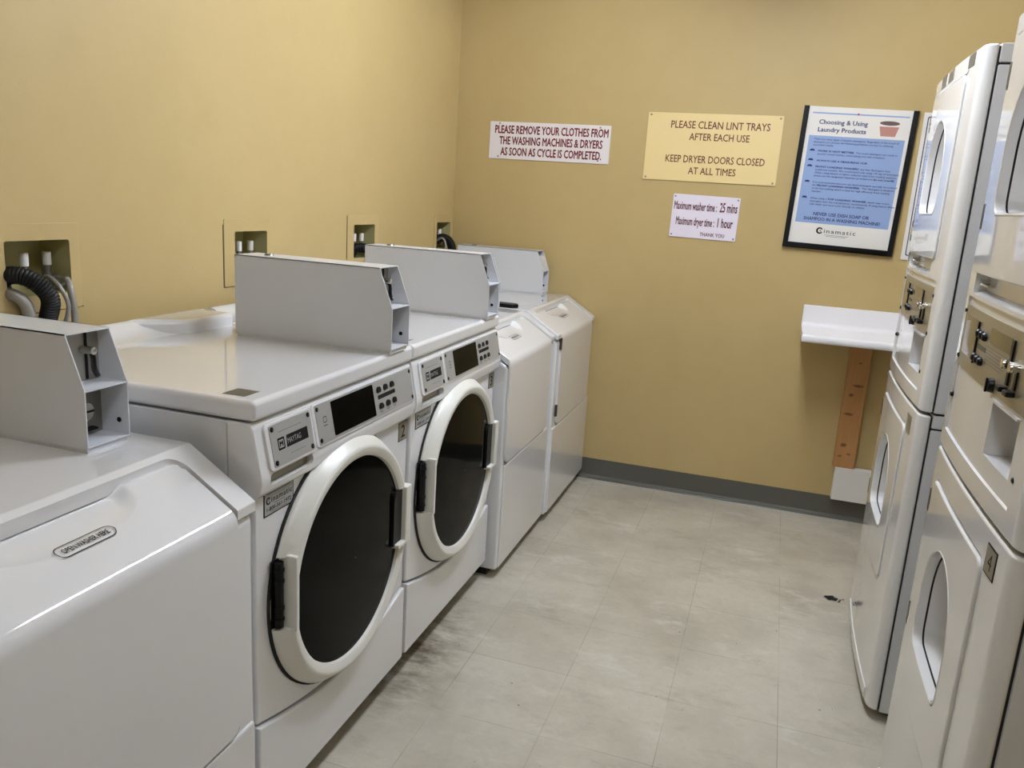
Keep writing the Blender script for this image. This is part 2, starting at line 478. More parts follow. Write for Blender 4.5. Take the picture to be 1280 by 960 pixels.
# ------------------------------------------------------------------ coin box (a part of its washer)
def coin_box(root, a1, b0, cf, plated=False):
    Wd = 0.100; a0 = a1 - Wd; t = 0.0022
    P = [(cf, b0 + .008), (cf, b0 + .115), (cf - .037, b0 + .212), (cf - .455, b0 + .212), (cf - .455, b0 + .008)]
    bm = BM()
    prism_a(bm, P, a0, a0 + t); prism_a(bm, P, a1 - t, a1)
    box(bm, a0, a1, b0 + .2098, b0 + .212, cf - .455, cf - .036)
    box(bm, a0 + t, a1 - t, b0 + .1125, b0 + .115, cf - .062, cf - .0005)
    box(bm, a0 + t, a1 - t, b0 + .010, b0 + .0125, cf - .45, cf - .0005)
    box(bm, a0 + t, a1 - t, b0 + .008, b0 + .2098, cf - .455, cf - .452)
    box(bm, a0 + .003, a1 - .003, b0, b0 + .008, cf - .452, cf - .004)
    o = obj('coin_box', bm, BOXPAINT, root, smooth=False)
    d = cf - .062
    bm = BM()
    box(bm, a0 + t, a1 - t, b0 + .0125, b0 + .1125, d - .004, d - .001)
    obj('lock_plate', bm, STEEL, o, 'dull metal plate around the lock'); bm = BM()
    box(bm, a0 + t, a1 - t, b0 + .115, b0 + .2098, d - .004, d - .001)
    obj('coin_mechanism', bm, MECH, o, 'grey metal coin mechanism plate')
    if plated:      # the box by the back wall has a cover plate in its upper opening
        bm = BM(); prism_a(bm, [(cf - .004, b0 + .115), (cf - .030, b0 + .186), (cf - .034, b0 + .186), (cf - .008, b0 + .115)], a0 + t, a1 - t); obj('cover_plate', bm, BOXPAINT, o); bm = BM()
        box(bm, a0 + t, a0 + .03, b0 + .0125, b0 + .1125, cf - .012, cf - .008)
        obj('cover_plate', bm, BOXPAINT, o)
    bm = BM()
    for q in (a0 + .014, a0 + .066):
        bm = BM(); box(bm, q, q + .004, b0 + .15 if q < a0 + .03 else b0 + .118, b0 + .205, d - .001, d + .002); obj('coin_slot', bm, BLACK, o)
    bm = BM()
    tube(bm, smooth_path([(a0 + .060, b0 + .172, d), (a0 + .060, b0 + .168, d + .022), (a0 + .060, b0 + .140, d + .026), (a0 + .060, b0 + .128, d + .034)], 5), .0048, 8)
    obj('coin_slide', bm, BLACK, o, 'black coin lever')
    bm = BM()
    cyl(bm, (a0 + .060, b0 + .174, d), (a0 + .060, b0 + .174, d + .028), .0075, seg=14); bevel(bm, .0015, 2, 60); obj('slide_knob', bm, CHROME, o); bm = BM()
    cyl(bm, (a0 + .034, b0 + .066, d - .001), (a0 + .034, b0 + .066, d + .030), .017, seg=22)
    bevel(bm, .0015, 2, 60)
    lk = obj('lock', bm, CHROME, o, 'chrome lock cylinder')
    bm = BM(); box(bm, a0 + .031, a0 + .050, b0 + .064, b0 + .068, d + .030, d + .0308)
    obj('slot_lip', box(BM(), a0 + .02, a0 + .075, b0 + .022, b0 + .026, d - .001, d + .012), BLACK, o)
    obj('keyhole', bm, BLACK, o)
    bm = BM(); cyl(bm, (a0 + .05, b0 + .212, cf - .385), (a0 + .05, b0 + .217, cf - .385), .013, .010, seg=16)
    obj('screw', bm, STEEL, o)
    bm = BM(); cyl(bm, (a1 - t, b0 + .038, cf - .022), (a1 - t - .001, b0 + .038, cf - .022), .005, seg=12)
    obj('screw', bm, BLACK, o)
    return o

# ------------------------------------------------------------------ slope-front washers
def slope_washer(label, y0, w, zt, fx, door_b, hinges, box_plated=False, has_box=True, lab_a=.34, arm=.052, group='slope-front washers'):
    """y0 left edge, w width, zt top height, fx front plane, door_b lower edge of the door"""
    t = thing('washer', label, 'washing machine', (0.42, y0 + w / 2, 0), PI / 2, group, off=(-w / 2, 0.42, 0))
    xs = fx - 0.145                      # where the slope starts
    zs = zt - 0.092                      # slope end at the front
    k = (zt - zs) / (fx - xs)
    def zsl(c): return zt - (c - xs) * k
    # cabinet
    bm = BM()
    prism_a(bm, [(.07, .035), (fx - .004, .035), (fx - .004, zs - .030), (xs - .004, zt - .026), (.07, zt - .026)], .002, w - .002)
    bevel(bm, .012, 3)
    obj('cabinet', bm, ENAMEL, t)
    bm = BM(); box(bm, .03, w - .03, 0, .04, .10, fx - .05)
    obj('base', bm, DARK, t)
    # top with the two arms that run down either side of the door
    bm = BM()
    th = .020
    prism_a(bm, [(.062, zt), (xs, zt), (fx + .001, zs), (fx + .001, zs - .020), (fx - .004, zs - .022), (xs - .004, zt - th - .002), (.062, zt - th)], 0, w)
    bevel(bm, .0075, 3)
    m1, m2 = arm, w - .054
    cut = BM(); prism_b(cut, rrect(m1, m2, xs + .012, fx + .25, .032, 6), zt - .16, zt + .05)
    obj('top', bm, ENAMEL, t, cuts=[cut])
    # raised rim along the back of the top
    bm = BM(); prism_a(bm, [(.058, zt - .02), (.058, zt + .022), (.09, zt + .022), (.13, zt - .001), (.13, zt - .02)], .01, w - .01); bevel(bm, .012, 3)
    obj('back_rim', bm, ENAMEL, t)
    # door: sloping part with a finger scoop, bend, and the flat front
    d1, d2 = m1 + .004, m2 - .004
    na, ns = 96, 56
    sx0 = xs + .014
    prof = []
    rb = .022
    ang = math.atan(k)
    Ls = (fx - sx0 - rb * .55) / math.cos(ang)
    # arc at the bend
    pts = []
    for i in range(ns + 1):
        c = sx0 + (fx - sx0 - rb * .55) * i / ns
        pts.append((c, zsl(c) - .0060, i / ns))
    c1, z1 = pts[-1][0], pts[-1][1]
    xf = fx + .004
    for i in range(1, 9):
        u = i / 8
        p0 = Vector((c1, z1)); p1 = Vector((xf, z1 - (xf - c1) * k)); p2 = Vector((xf, z1 - (xf - c1) * k - rb))
        q = p0 * (1 - u) ** 2 + p1 * 2 * u * (1 - u) + p2 * u * u
        pts.append((q.x, q.y, 2))
    ztop_f = pts[-1][1]
    for i in range(1, 5): pts.append((xf, ztop_f + (door_b + .03 - ztop_f) * i / 4, 2))
    rc = .03
    for i in range(1, 7): pts.append((xf, door_b + .03 * (1 - math.sin(i / 6 * PI / 2)), 3 + i))
    bm = BM(); grid = []
    yc = (d1 + d2) / 2
    def sunk(a, dist):      # sunk under the rim of the top, with a bowl-shaped finger scoop in the middle
        e = abs(a - yc) / .150
        d = .0075 * max(0.0, 1 - dist / .012) ** 1.5
        if e < 1:
            reach = .026 + .054 * math.sqrt(1 - e * e); q = min(1.0, (1 - e) / .24)
            if dist < reach: d += .0165 * (1 - (dist / reach) ** 2) * q * q * (3 - 2 * q)
        return d
    for (c, z, s) in pts:
        row = []
        for j in range(na + 1):
            a = d1 + (d2 - d1) * j / na
            cc, zz = c, z
            if s <= 1:
                dist = s * Ls
                # sunken edge under the rim of the top, deepest in the middle scoop
                depth = sunk(a, dist)
                cc -= depth * math.sin(ang); zz -= depth * math.cos(ang)
                # rounded upper corners
                for side in (d1, d2):
                    da, ds_ = abs(a - side), dist
                    if da < .03 and ds_ < .03:
                        rr_ = math.hypot(.03 - da, .03 - ds_)
                        if rr_ > .03:
                            cc -= .012 * math.sin(ang) * min(1, (rr_ - .03) / .004); zz -= .012 * math.cos(ang) * min(1, (rr_ - .03) / .004)
            if s >= 3:      # rounded lower corners
                ii = (s - 3) / 6; pull = rc * (1 - math.cos(ii * PI / 2))
                if a - d1 < rc + 1e-6: a = max(a, d1 + pull * (1 - (a - d1) / rc))
                if d2 - a < rc + 1e-6: a = min(a, d2 - pull * (1 - (d2 - a) / rc))
            row.append(V(a, zz, cc))
        grid.append(row)
    vs = [[bm.verts.new(p) for p in r] for r in grid]
    for i in range(len(vs) - 1):
        for j in range(na): bm.faces.new((vs[i][j], vs[i][j + 1], vs[i + 1][j + 1], vs[i + 1][j]))
    # turn the sheet's rim inwards so the door has a thickness
    bd = [e for e in bm.edges if len(e.link_faces) == 1]
    ex = bmesh.ops.extrude_edge_only(bm, edges=bd)
    mv = [v for v in ex['geom'] if isinstance(v, bmesh.types.BMVert)]
    for v in mv: v.co += V(0, -.010 if -v.co.y < fx - .03 else 0, -.008)
    door = obj('door', bm, ENAMEL, t, sharp=50)
    # handle label printed on the slope, just below the scoop
    def onslope(a, s):
        c = sx0 + s * math.cos(ang); return c, zsl(c) - .0060
    bm = BM()
    la0, la1 = lab_a - .055, lab_a + .055
    po = rrect(la0, la1, -.0125, .0125, .0124, 6); pi_ = rrect(la0 + .0016, la1 - .0016, -.0109, .0109, .0108, 6)
    outline(bm, po, pi_, 0.0)
    text(bm, 'OPEN WASHER HERE', (la0 + la1) / 2, -.005, 0.0, .0105, width=.086, bold=.02, align='CENTER', depth=0)
    sm = .075
    for v in bm.verts:
        a, bb = v.co.x, v.co.z
        c, z = onslope(a, sm - bb)
        up = .0022 - .85 * sunk(a, sm - bb)
        v.co = V(a, z + up * math.cos(ang), c + up * math.sin(ang))
    flat_obj('handle_label', bm, INK, door)
    # lower access panel
    bm = BM(); box(bm, .012, w - .012, .045, door_b - .008, fx - .02, fx + .003); bevel(bm, .006, 2)
    obj('access_panel', bm, ENAMEL, t)
    if hinges:
        for hz in (.505, .800):
            bm = BM(); box(bm, m1 - .004, m1 + .007, hz - .026, hz + .026, fx - .006, fx + .0065); bevel(bm, .002, 2)
            obj('hinge', bm, HINGE, door, 'dark steel hinge')
    if has_box: coin_box(t, w - .042 if door_b < .4 else w - .022, zt, fx - .245, box_plated)
    return t
w1 = slope_washer('white slope-front washer nearest the camera, large OPEN WASHER HERE label on its bend', -3.40, .666, .908, .748, .364, False)
w4 = slope_washer('white slope-front washer directly beyond the round-door washer number 3', -1.303, .601, .934, .770, .455, False, lab_a=.262, arm=.004)
w5 = slope_washer('white slope-front washer at the end of the row, against the sign wall', -.700, .694, .936, .784, .440, True, True)

# ------------------------------------------------------------------ round-door front-loading washers
def front_loader(y0, number, label):
    w = .690
    t = thing('washer', label, 'washing machine', (0.40, y0 + w / 2, 0), PI / 2, 'round-door front-loading washers', off=(-w / 2, 0.40, 0))
    FX = .722
    bm = BM(); box(bm, 0, w, .062, .953, .07, .664); bevel(bm, .003, 2)
    obj('cabinet', bm, CABINET, t)
    bm = BM(); box(bm, .03, w - .03, 0, .066, .12, .655)
    obj('base', bm, DARK, t)
    # lid
    bm = BM(); box(bm, -.003, w + .003, .9565, .998, .056, .728); bevel(bm, .011, 4)
    lid = obj('lid', bm, ENAMEL, t)
    bm = BM()
    prism_a(bm, [(.058, .985), (.058, 1.026), (.062, 1.031), (.072, 1.032), (.084, 1.028), (.098, 1.019), (.115, 1.009), (.135, 1.002), (.165, .9975), (.165, .985)], .012, w - .012)
    obj('back_rim', bm, ENAMEL, lid, sharp=60)
    bm = BM()
    S_ = [(.37, .060), (w - .02, .060), (w - .02, .185), (.53, .185), (.485, .172), (.455, .145), (.43, .112), (.405, .090)]
    prism_b(bm, S_, .985, 1.034); bevel(bm, .014, 5)
    obj('raised_shelf', bm, ENAMEL, lid)
    bm = BM(); box(bm, .022, .070, .9981, .9986, .640, .690)
    obj('rating_plate', bm, GREYTAB, lid, 'small grey plate on the lid corner')
    # front panels
    ca, cb, R = .338, .547, .292
    def low(a): return .300 - .062 * max(0, 1 - (abs(a - ca) / .33) ** 1.7)
    n = 28
    top = [(.004 + (w - .008) * i / n, low(.004 + (w - .008) * i / n)) for i in range(n + 1)]
    bm = BM(); prism(bm, [(.004, .80), (.004, .305)][::-1][:0] + [(p[0], p[1] + .004) for p in top] + [(w - .004, .805), (.004, .805)], .666, FX)
    bevel(bm, .007, 3, 40)
    fp = obj('front_panel', bm, ENAMEL, t)
    bm = BM(); prism(bm, [(w - .004, .078), (w - .004, .08)][:1] + top[::-1] + [(.004, .078)], .666, FX + .007)
    prism_a(bm, [(.666, .062), (FX - .012, .062), (FX + .001, .0785), (.666, .0785)], .012, w - .022)
    bevel(bm, .005, 3, 40)
    obj('lower_panel', bm, ENAMEL, t)
    # control console bulging over the front
    PR = [(.664, .9535), (.716, .9535), (.722, .945), (.7405, .850), (.742, .835), (.737, .812), (.728, .802), (.664, .802)]
    bm = BM(); prism_a(bm, PR, -.001, w + .001)
    bevel(bm, .006, 3, 20)
    cut = BM(); prism(cut, rrect(.030, .182, .824, .848, .010), .725, .80)
    con = obj('console', bm, ENAMEL, t, cuts=[cut])
    bm = BM(); prism(bm, rrect(.029, .183, .823, .849, .010), .722, .7262)  # olive-grey inset puts the shade of the recess into its colour
    obj('drawer_pull', bm, GOLDPLATE, con, 'pull recess under the name plate, its shade painted olive-grey')
    tl = math.atan2(.0185, .095)
    def cs(b): return .722 + (.945 - b) / .095 * .0185      # console slope: c at height b
    def tilt(bm, off):
        for v in bm.verts:
            v.co = V(v.co.x, v.co.z, -v.co.y + cs(v.co.z) + off)
        return bm
    bm = BM(); prism(bm, rrect(.028, .192, .8515, .9455, .012), -.012, .0055); bevel(bm, .003, 2, 50); tilt(bm, 0)
    dr = obj('detergent_drawer', bm, ENAMEL, con)
    bm = BM(); prism(bm, rrect(.040, .183, .858, .940, .004), 0, .0012); tilt(bm, .0055)
    np_ = obj('name_plate', bm, SILVER, dr, 'silver name plate with four black screws')
    for a, b in ((.048, .932), (.175, .932), (.048, .866), (.175, .866)):
        bm = BM(); dome(bm, a, b, .0012, .0052, .002); tilt(bm, .0055); obj('screw', bm, BLACK, dr)
    bm = BM()
    outline(bm, rrect(.060, .083, .887, .911, .002), rrect(.0635, .0795, .891, .907, .001), .0014)
    text(bm, 'M', .0715, .894, .0014, .010, width=.010, bold=.06, align='CENTER', depth=0)
    # black bar with the maker's word knocked out in silver above it
    poly(bm, [(.088, .887), (.166, .887), (.166, .911), (.091, .911)], .0014)
    tilt(bm, .0055); flat_obj('logo', bm, INK, dr)
    bm = BM(); text(bm, 'MAYTAG', .093, .8935, .0016, .011, width=.047, bold=.0, align='LEFT', depth=0)
    tilt(bm, .0055); flat_obj('logo_lettering', bm, SILVER, dr)
    for q in ((.066, .148, .922, .9232), (.098, .150, .8725, .8735)):
        bm = BM(); quad(bm, *q, .0014); tilt(bm, .0055); flat_obj('fine_print', bm, INKGREY, dr)
    # control plate
    bm = BM(); prism(bm, rrect(.198, .683, .8515, .9455, .010), -.012, .0035); bevel(bm, .0025, 2, 50); tilt(bm, 0)
    pad = obj('control_frame', bm, ENAMEL, con)
    bm = BM(); prism(bm, rrect(.207, .675, .857, .942, .003), 0, .001); tilt(bm, .0035)
    obj('control_plate', bm, SILVER, pad, 'silver control plate')
    for a, b in ((.214, .933), (.214, .866), (.667, .933), (.667, .866)):
        bm = BM(); dome(bm, a, b, .001, .005, .002); tilt(bm, .0035); obj('screw', bm, BLACK, pad)
    bm = BM(); prism(bm, rrect(.270, .462, .863, .938, .003), 0, .0022); tilt(bm, .0035)
    obj('display', bm, DISPLAY, pad, 'black display window')
    for r_i, bz in enumerate((.919, .879)):
        for k in range(3):
            a = .490 + .0355 * k + .003 * r_i
            bm = BM(); prism(bm, [(a - .009, bz - .005), (a + .009, bz - .005), (a + .010, bz + .003), (a + .005, bz + .008), (a - .005, bz + .008), (a - .010, bz + .003)], 0, .003); tilt(bm, .0045)
            obj('button', bm, BLACK, pad)
    bm = BM(); quad(bm, .482, .574, .8965, .9065, .0014)
    tilt(bm, .0035); flat_obj('legend_bar', bm, INK, pad); bm = BM()
    for k in range(3): quad(bm, .484 + .036 * k, .498 + .036 * k, .8655, .8668, .0014)
    tilt(bm, .0035); flat_obj('button_legend', bm, INK, pad); bm = BM()
    outline(bm, rrect(.232, .246, .900, .913, .002), rrect(.2335, .2445, .9015, .9115, .001), .0014); quad(bm, .231, .247, .893, .8945, .0014)
    tilt(bm, .0035); flat_obj('control_lettering', bm, INK, pad)
    # stickers on the front panel
    def sticker(nm, a0, a1, b0, b1, bw, m_face):
        bm = BM(); box(bm, a0, a1, b0, b1, FX - .001, FX + .0008)
        o = obj(nm, bm, INK, fp); bm = BM(); quad(bm, a0 + bw, a1 - bw, b0 + bw, b1 - bw, FX + .0011)
        flat_obj('sticker_face', bm, m_face, o); return o
    o = sticker('contact_sticker', .033, .136, .752, .805, .0030, STICKER)
    bm = BM(); c = FX + .0013
    quad(bm, .042, .126, .7975, .7988, c)
    coin_logo(bm, .048, .7835, c, .0078); text(bm, 'inamatic', .058, .7785, c, .0115, width=.072, bold=.025, spacing=1.15, depth=0)
    text(bm, '1-800-561-1972', .0845, .7615, c, .0085, width=.084, bold=.025, align='CENTER', depth=0)
    quad(bm, .066, .104, .7735, .7745, c); quad(bm, .058, .112, .7575, .7585, c)
    flat_obj('sticker_lettering', bm, INK, o)
    o = sticker('number_sticker', .629, .682, .745, .797, .0020, GOLDPLATE)
    bm = BM(); text(bm, number, .6555, .754, FX + .0014, .034, width=.021, bold=.02, align='CENTER', depth=0)
    flat_obj('sticker_lettering', bm, INK, o)
    # round door
    bm = BM(); lathe(bm, [(.2975, FX - .004), (.2975, FX + .004), (.25, FX + .004)], ca, cb)  # dark ring painted in for the shadow gap round the door
    obj('door_shadow_ring', bm, DARK, t, 'dark ring behind the door painting its shadow gap')
    bm = BM()
    lathe(bm, [(.235, FX + .003), (.290, FX + .003), (.2925, FX + .006), (.2920, FX + .013), (.286, FX + .022), (.273, FX + .040), (.268, FX + .0435), (.262, FX + .0445), (.249, FX + .0405), (.245, FX + .038), (.2425, FX + .030), (.235, FX + .028), (.235, FX + .003)], ca, cb, 96)
    bmesh.ops.remove_doubles(bm, verts=bm.verts, dist=1e-6)
    cut = BM(); box(cut, ca - .32, ca - .262, .500, .655, FX + .0045, FX + .2)
    cut2 = BM(); box(cut2, ca + .205, ca + .300, .480, .640, FX + .020, FX + .2)
    dr = obj('door', bm, RINGP, t, 'round door with a wide off-white ring', cuts=[cut, cut2], sharp=35)
    bm = BM(); lathe(bm, [(.2445, FX + .0305), (.20, FX + .034), (.12, FX + .037), (.05, FX + .0385), (.001, FX + .0388)], ca, cb, 72)
    obj('door_glass', bm, GLASS, dr, 'dark glass of the round door')
    # hinge: dark recess with a ribbed barrel, white cheek beside it
    bm = BM(); box(bm, ca - .290, ca - .262, .503, .652, FX + .003, FX + .006)
    tube(bm, [(ca - .276, .506, FX + .014), (ca - .276, .649, FX + .014)], .0105, 14)
    for q in (.52, .545, .605, .63): tube(bm, [(ca - .276, q, FX + .014), (ca - .276, q + .006, FX + .014)], .0122, 14)
    obj('hinge', bm, BLACK, dr, 'black hinge barrel')
    bm = BM(); prism(bm, rrect(ca - .2635, ca - .252, .494, .661, .004), FX + .006, FX + .049); bevel(bm, .003, 2, 50)
    obj('hinge_cover', bm, RINGP, dr)
    # handle: black finger pocket and white grip
    bm = BM(); prism(bm, [(ca + .196, .492), (ca + .243, .478), (ca + .243, .640), (ca + .210, .640), (ca + .200, .632), (ca + .196, .615)], FX + .02, FX + .041); bevel(bm, .002, 2, 50)
    obj('finger_pocket', bm, BLACK, dr, 'black finger pocket')
    bm = BM(); prism(bm, [(ca + .203, .484), (ca + .272, .484), (ca + .272, .645), (ca + .241, .645), (ca + .241, .496), (ca + .203, .496)], FX + .012, FX + .054); bevel(bm, .0035, 3, 50)
    obj('handle', bm, RINGP, dr, 'white door grip')
    coin_box(t, w - .045, .998, .736)
    return t
front_loader(-2.706, '2', 'white front-loading washer with round dark door and number 2 plate')
front_loader(-2.005, '3', 'white front-loading washer with round dark door and number 3 plate')

# ------------------------------------------------------------------ stacked dryers
def stacked_dryer(y_far, label, number):
    w = .670
    global BOW
    t = thing('stacked_dryer', label, 'dryer', (2.366, y_far - w / 2, 0), -PI / 2, 'stacked dryers', off=(-w / 2, -.362 + .007, 0))
    BOW = (w / 2, .085)
    # origin of (a,b,c): far front bottom edge at x = 2.010
    HOL = {}
    PA = .298                                         # porthole centre
    lows, ups = (.495, .747), (1.425, 1.678)
    # cabinet pieces behind the fronts
    bm = BM()
    box(bm, 0, w, .028, .868, -.70, -.034); box(bm, 0, w, .873, .908, -.70, -.034)
    box(bm, 0, w, .914, 1.774, -.70, -.034); box(bm, 0, w, 1.779, 1.822, -.70, -.034)
    box(bm, .006, w - .006, .86, .92, -.69, -.60); 
    bevel(bm, .003, 2)
    cuts = []
    for lo, hi in (lows, ups):
        c = BM(); box(c, PA - .16, PA + .16, lo - .02, hi + .02, -.135, .1); cuts.append(c)
    c = BM(); box(c, .385, .565, .985, 1.105, -.105, .1); cuts.append(c)
    cab = obj('cabinet', bm, CABINET, t, cuts=cuts)
    bm = BM()  # dark strips added behind the joints to stop light leaking through
    for b0, b1 in ((.034, .902), (.92, 1.816)):
        box(bm, .005, .02, b0, b1, -.045, -.02); box(bm, w - .02, w - .005, b0, b1, -.045, -.02)
        box(bm, .02, w - .02, b0, b0 + .015, -.045, -.02); box(bm, .02, w - .02, b1 - .015, b1, -.045, -.02)
    for b in (.8705, .911, 1.7765): 
        for a in (.006, w - .021): box(bm, a, a + .015, b - .005, b + .005, -.60, -.04)
    obj('seam', bm, DARK, cab)
    bm = BM(); 
    for a in (.06, w - .06): 
        for c_ in (-.08, -.64): tube(bm, [(a, 0, c_), (a, .03, c_)], .024, 12)
    obj('foot', bm, BLACK, t)
    # front shells
    def shell(nm, b0, b1, cuts):
        bm = BM(); prism_b(bm, [(0.0, -.030), (.0, -.012), (.004, -.004), (.012, 0), (w - .030, 0), (w - .018, -.002), (w - .008, -.008), (w - .002, -.017), (w, -.030)], b0, b1)
        bevel(bm, .006, 3, 30)
        return obj(nm, bm, ENAMEL_D, t, cuts=cuts)
    def door_cut(b0, b1):
        c = BM(); prism(c, rrect(.060, .540, b0 - .004, b1 + .004, .028), -.010, .05); return c
    def ledge_cut(b): return prism_a(BM(), [(.05, b - .046), (-.0095, b - .004), (-.0095, b + .03), (.05, b + .03)], .086, .514)
    def port_cut(lo, hi):
        c = BM(); prism(c, arch(PA, .152, lo - .012, hi + .012), -.05, .05); return c
    low_door, up_door = (.372, .843), (1.303, 1.772)
    lower = shell('lower_front', .030, .906, [door_cut(*low_door), ledge_cut(low_door[0]), port_cut(*lows)])
    slot = BM(); prism_a(slot, [(.02, 1.254), (-.024, 1.268), (-.024, 1.306), (.02, 1.306)], .078, .500)
    inset = BM(); prism_a(inset, [(.02, .9465), (-.0045, .958), (-.0045, 1.250), (.02, 1.262)], .042, .592)
    rec = BM(); box(rec, .395, .557, .995, 1.099, -.05, .05)
    upper = shell('upper_front', .914, 1.822, [door_cut(*up_door), port_cut(*ups), inset, slot, rec])
    bm = BM(); prism_a(bm, [(-.026, 1.262), (-.0245, 1.262), (-.0245, 1.306), (-.026, 1.306)], .072, .506)
    obj('slot_back', bm, STEEL, upper, 'grey metal behind the door slot')
    # lint slot chrome catch
    bm = BM(); tube(bm, [(.10, 1.285, -.024), (.10, 1.285, -.006)], .006, 10); box(bm, .09, .16, 1.278, 1.282, -.024, -.01)
    obj('catch', bm, CHROME, upper)
    def door(nm, b0, b1, lo, hi, hz):
        bm = BM(); prism(bm, rrect(.063, .537, b0, b1, .026), -.0095, .0055); bevel(bm, .0045, 3, 50)
        c = BM(); prism(c, arch(PA, .146, lo - .006, hi + .006), -.05, .05)
        d = obj(nm, bm, ENAMEL_D, t, cuts=[c])
        def loft(rows, m, nm2, cap=False, lab=None):
            bm = BM(); faces(bm, [[V(a, b, cc) for a, b in arch(PA, .140 + o, lo - o, hi + o, .034)] for o, cc in rows], True, False, cap)
            return obj(nm2, bm, m, d, lab, sharp=50)
        loft([(.0062, -.006), (.0062, .0045), (.0052, .0062), (.0035, .0068), (.0015, .0062), (0, .004), (0, -.013)], ENAMEL_D, 'porthole_rim')
        loft([(0, -.013), (.004, -.0132), (.004, -.0168), (0, -.017)], DARK, 'porthole_seal')
        loft([(0, -.017), (-.003, -.06), (-.012, -.118)], ENAMEL_D, 'porthole_well', True, 'deep white well behind the porthole')
        for z in hz:
            bm = BM(); box(bm, .040, .0605, z - .026, z + .026, -.004, .0055); bevel(bm, .0015, 2)
            obj('hinge', bm, HINGE, d, 'dark metal hinge')
        return d
    door('lower_door', *low_door, *lows, (.503, .786))
    door('upper_door', *up_door, *ups, (1.418, 1.697))
    # coin return recess and its tray
    bm = BM()
    a0, a1, b0, b1, dp = .3955, .5565, .9955, 1.0985, -.095
    for q in ((a0, a0 + .001, b0, b1), (a1 - .001, a1, b0, b1), (a0, a1, b0, b0 + .001), (a0, a1, b1 - .001, b1)):
        box(bm, q[0], q[1], q[2], q[3], dp, -.0045)
    box(bm, a0, a1, b0, b1, dp - .001, dp)
    tray = obj('coin_return', bm, ENAMEL_D, upper, 'white recess under the control plate', smooth=False)
    bm = BM(); prism(bm, [(a0 - .002, b1 - .001), (a1 + .006, b1 - .001), (a1 + .006, b1 + .003), (a0 - .002, b1 + .003)], -.004, .0025)
    obj('lip', bm, ENAMEL_D, tray)
    bm = BM(); tube(bm, [(a1 - .0015, 1.062, -.022), (a1 - .012, 1.062, -.022)], .012, 14)
    box(bm, a1 - .006, a1 - .001, 1.04, 1.07, -.030, -.014)
    obj('latch', bm, STEEL, tray)
    # control plate
    pl0 = -.0045
    bm = BM(); prism(bm, rrect(.045, .588, 1.106, 1.234, .003), pl0 - .001, pl0 + .003); bevel(bm, .0008, 1, 50)
    plate = obj('control_plate', bm, PLATE, upper, 'beige metal control plate')
    f = pl0 + .003
    for a, b in ((.037, 1.220), (.040, 1.122), (.592, 1.212), (.592, 1.112), (.042, 1.034), (.592, 1.008)):
        bm = BM(); dome(bm, a, b, f - .003, .0062, .007)
        obj('screw', bm, BLACK, upper)
    bm = BM(); box(bm, .068, .200, 1.134, 1.214, f, f + .0008)
    obj('card_window', bm, WINDOW, plate, 'dull grey window in the control plate')
    for q in ((.199, .207, 1.131, 1.214), (.462, .472, 1.138, 1.215), (.505, .515, 1.138, 1.180)):
        bm = BM(); box(bm, *q, f, f + .0035); obj('coin_slot', bm, BLACK, plate, 'black vertical slot')
    for bz, sh in ((1.193, 0), (1.145, -.002)):
        for k in range(3):
            bm = BM(); dome(bm, .218 + .0285 * k + sh, bz, f, .0085, .009, 12)
            obj('button', bm, BLACK, plate)
    bm = BM(); box(bm, .308, .452, 1.188, 1.216, f, f + .0014)
    obj('display', bm, WINDOW, plate, 'olive-grey display strip')
    bm = BM(); box(bm, .222, .287, 1.164, 1.173, f, f + .0006)
    obj('label_strip', bm, GREYTAB, plate)
    bm = BM(); c = f + .0006
    for k in range(6): quad(bm, .292, .442 - .012 * (k % 3), 1.1785 - .006 * k, 1.1797 - .006 * k, c)
    flat_obj('instructions', bm, INKGREY, plate)
    bm = BM(); tube(bm, [(.385, 1.121, f), (.385, 1.121, f + .010)], [.014, .012], 18); box(bm, .3825, .3875, 1.108, 1.134, f + .009, f + .013); bevel(bm, .0015, 2, 60)
    obj('selector_knob', bm, BLACK, plate)
    for a in (.466, .509):
        bm = BM(); tube(bm, [(a, 1.174, f), (a, 1.174, f + .015)], .008, 12); box(bm, a - .014, a + .014, 1.168, 1.180, f + .006, f + .013)
        obj('coin_slide', bm, CHROME, plate, 'chrome coin slide')
        bm = BM(); box(bm, a - .014, a + .010, 1.126, 1.136, f, f + .015); bevel(bm, .003, 2)
        obj('slide_pad', bm, BLACK, plate)
    bm = BM(); box(bm, .03, .620, .034, .070, -.012, .0035); bevel(bm, .003, 3); obj('kick_strip', bm, ENAMEL_D, lower)
    # number plate on the lower front and grey badges on the top trim
    bm = BM(); box(bm, .545, .598, .832, .883, -.001, .0012)
    ns = obj('number_sticker', bm, INK if number else GOLDPLATE, lower)
    if number:
        bm = BM(); quad(bm, .5475, .5955, .8345, .8805, .0015); flat_obj('sticker_face', bm, GOLDPLATE, ns)
        bm = BM(); text(bm, number, .5715, .8425, .0017, .030, width=.020, align='CENTER', bold=.0, depth=0); flat_obj('sticker_lettering', bm, INK, ns)
    for a0, a1 in ((.155, .235), (.280, .350), (.530, .590)):
        bm = BM(); box(bm, a0, a1, 1.784, 1.817, -.001, .0012); bevel(bm, .0005, 1)
        obj('badge', bm, GREYTAB, upper, 'grey badge on the top trim')
    bm = BM(); prism_a(bm, [(-.001, 1.7745), (.003, 1.776), (.003, 1.779), (-.001, 1.781)], .05, .545)
    obj('trim', bm, ENAMEL_D, upper)
    BOW = None
    return t
stacked_dryer(-.985, 'white stacked dryer tower standing next to the wall shelf', '')
stacked_dryer(-1.940, 'white stacked dryer tower at the right edge, number 4 plate between its doors', '4')

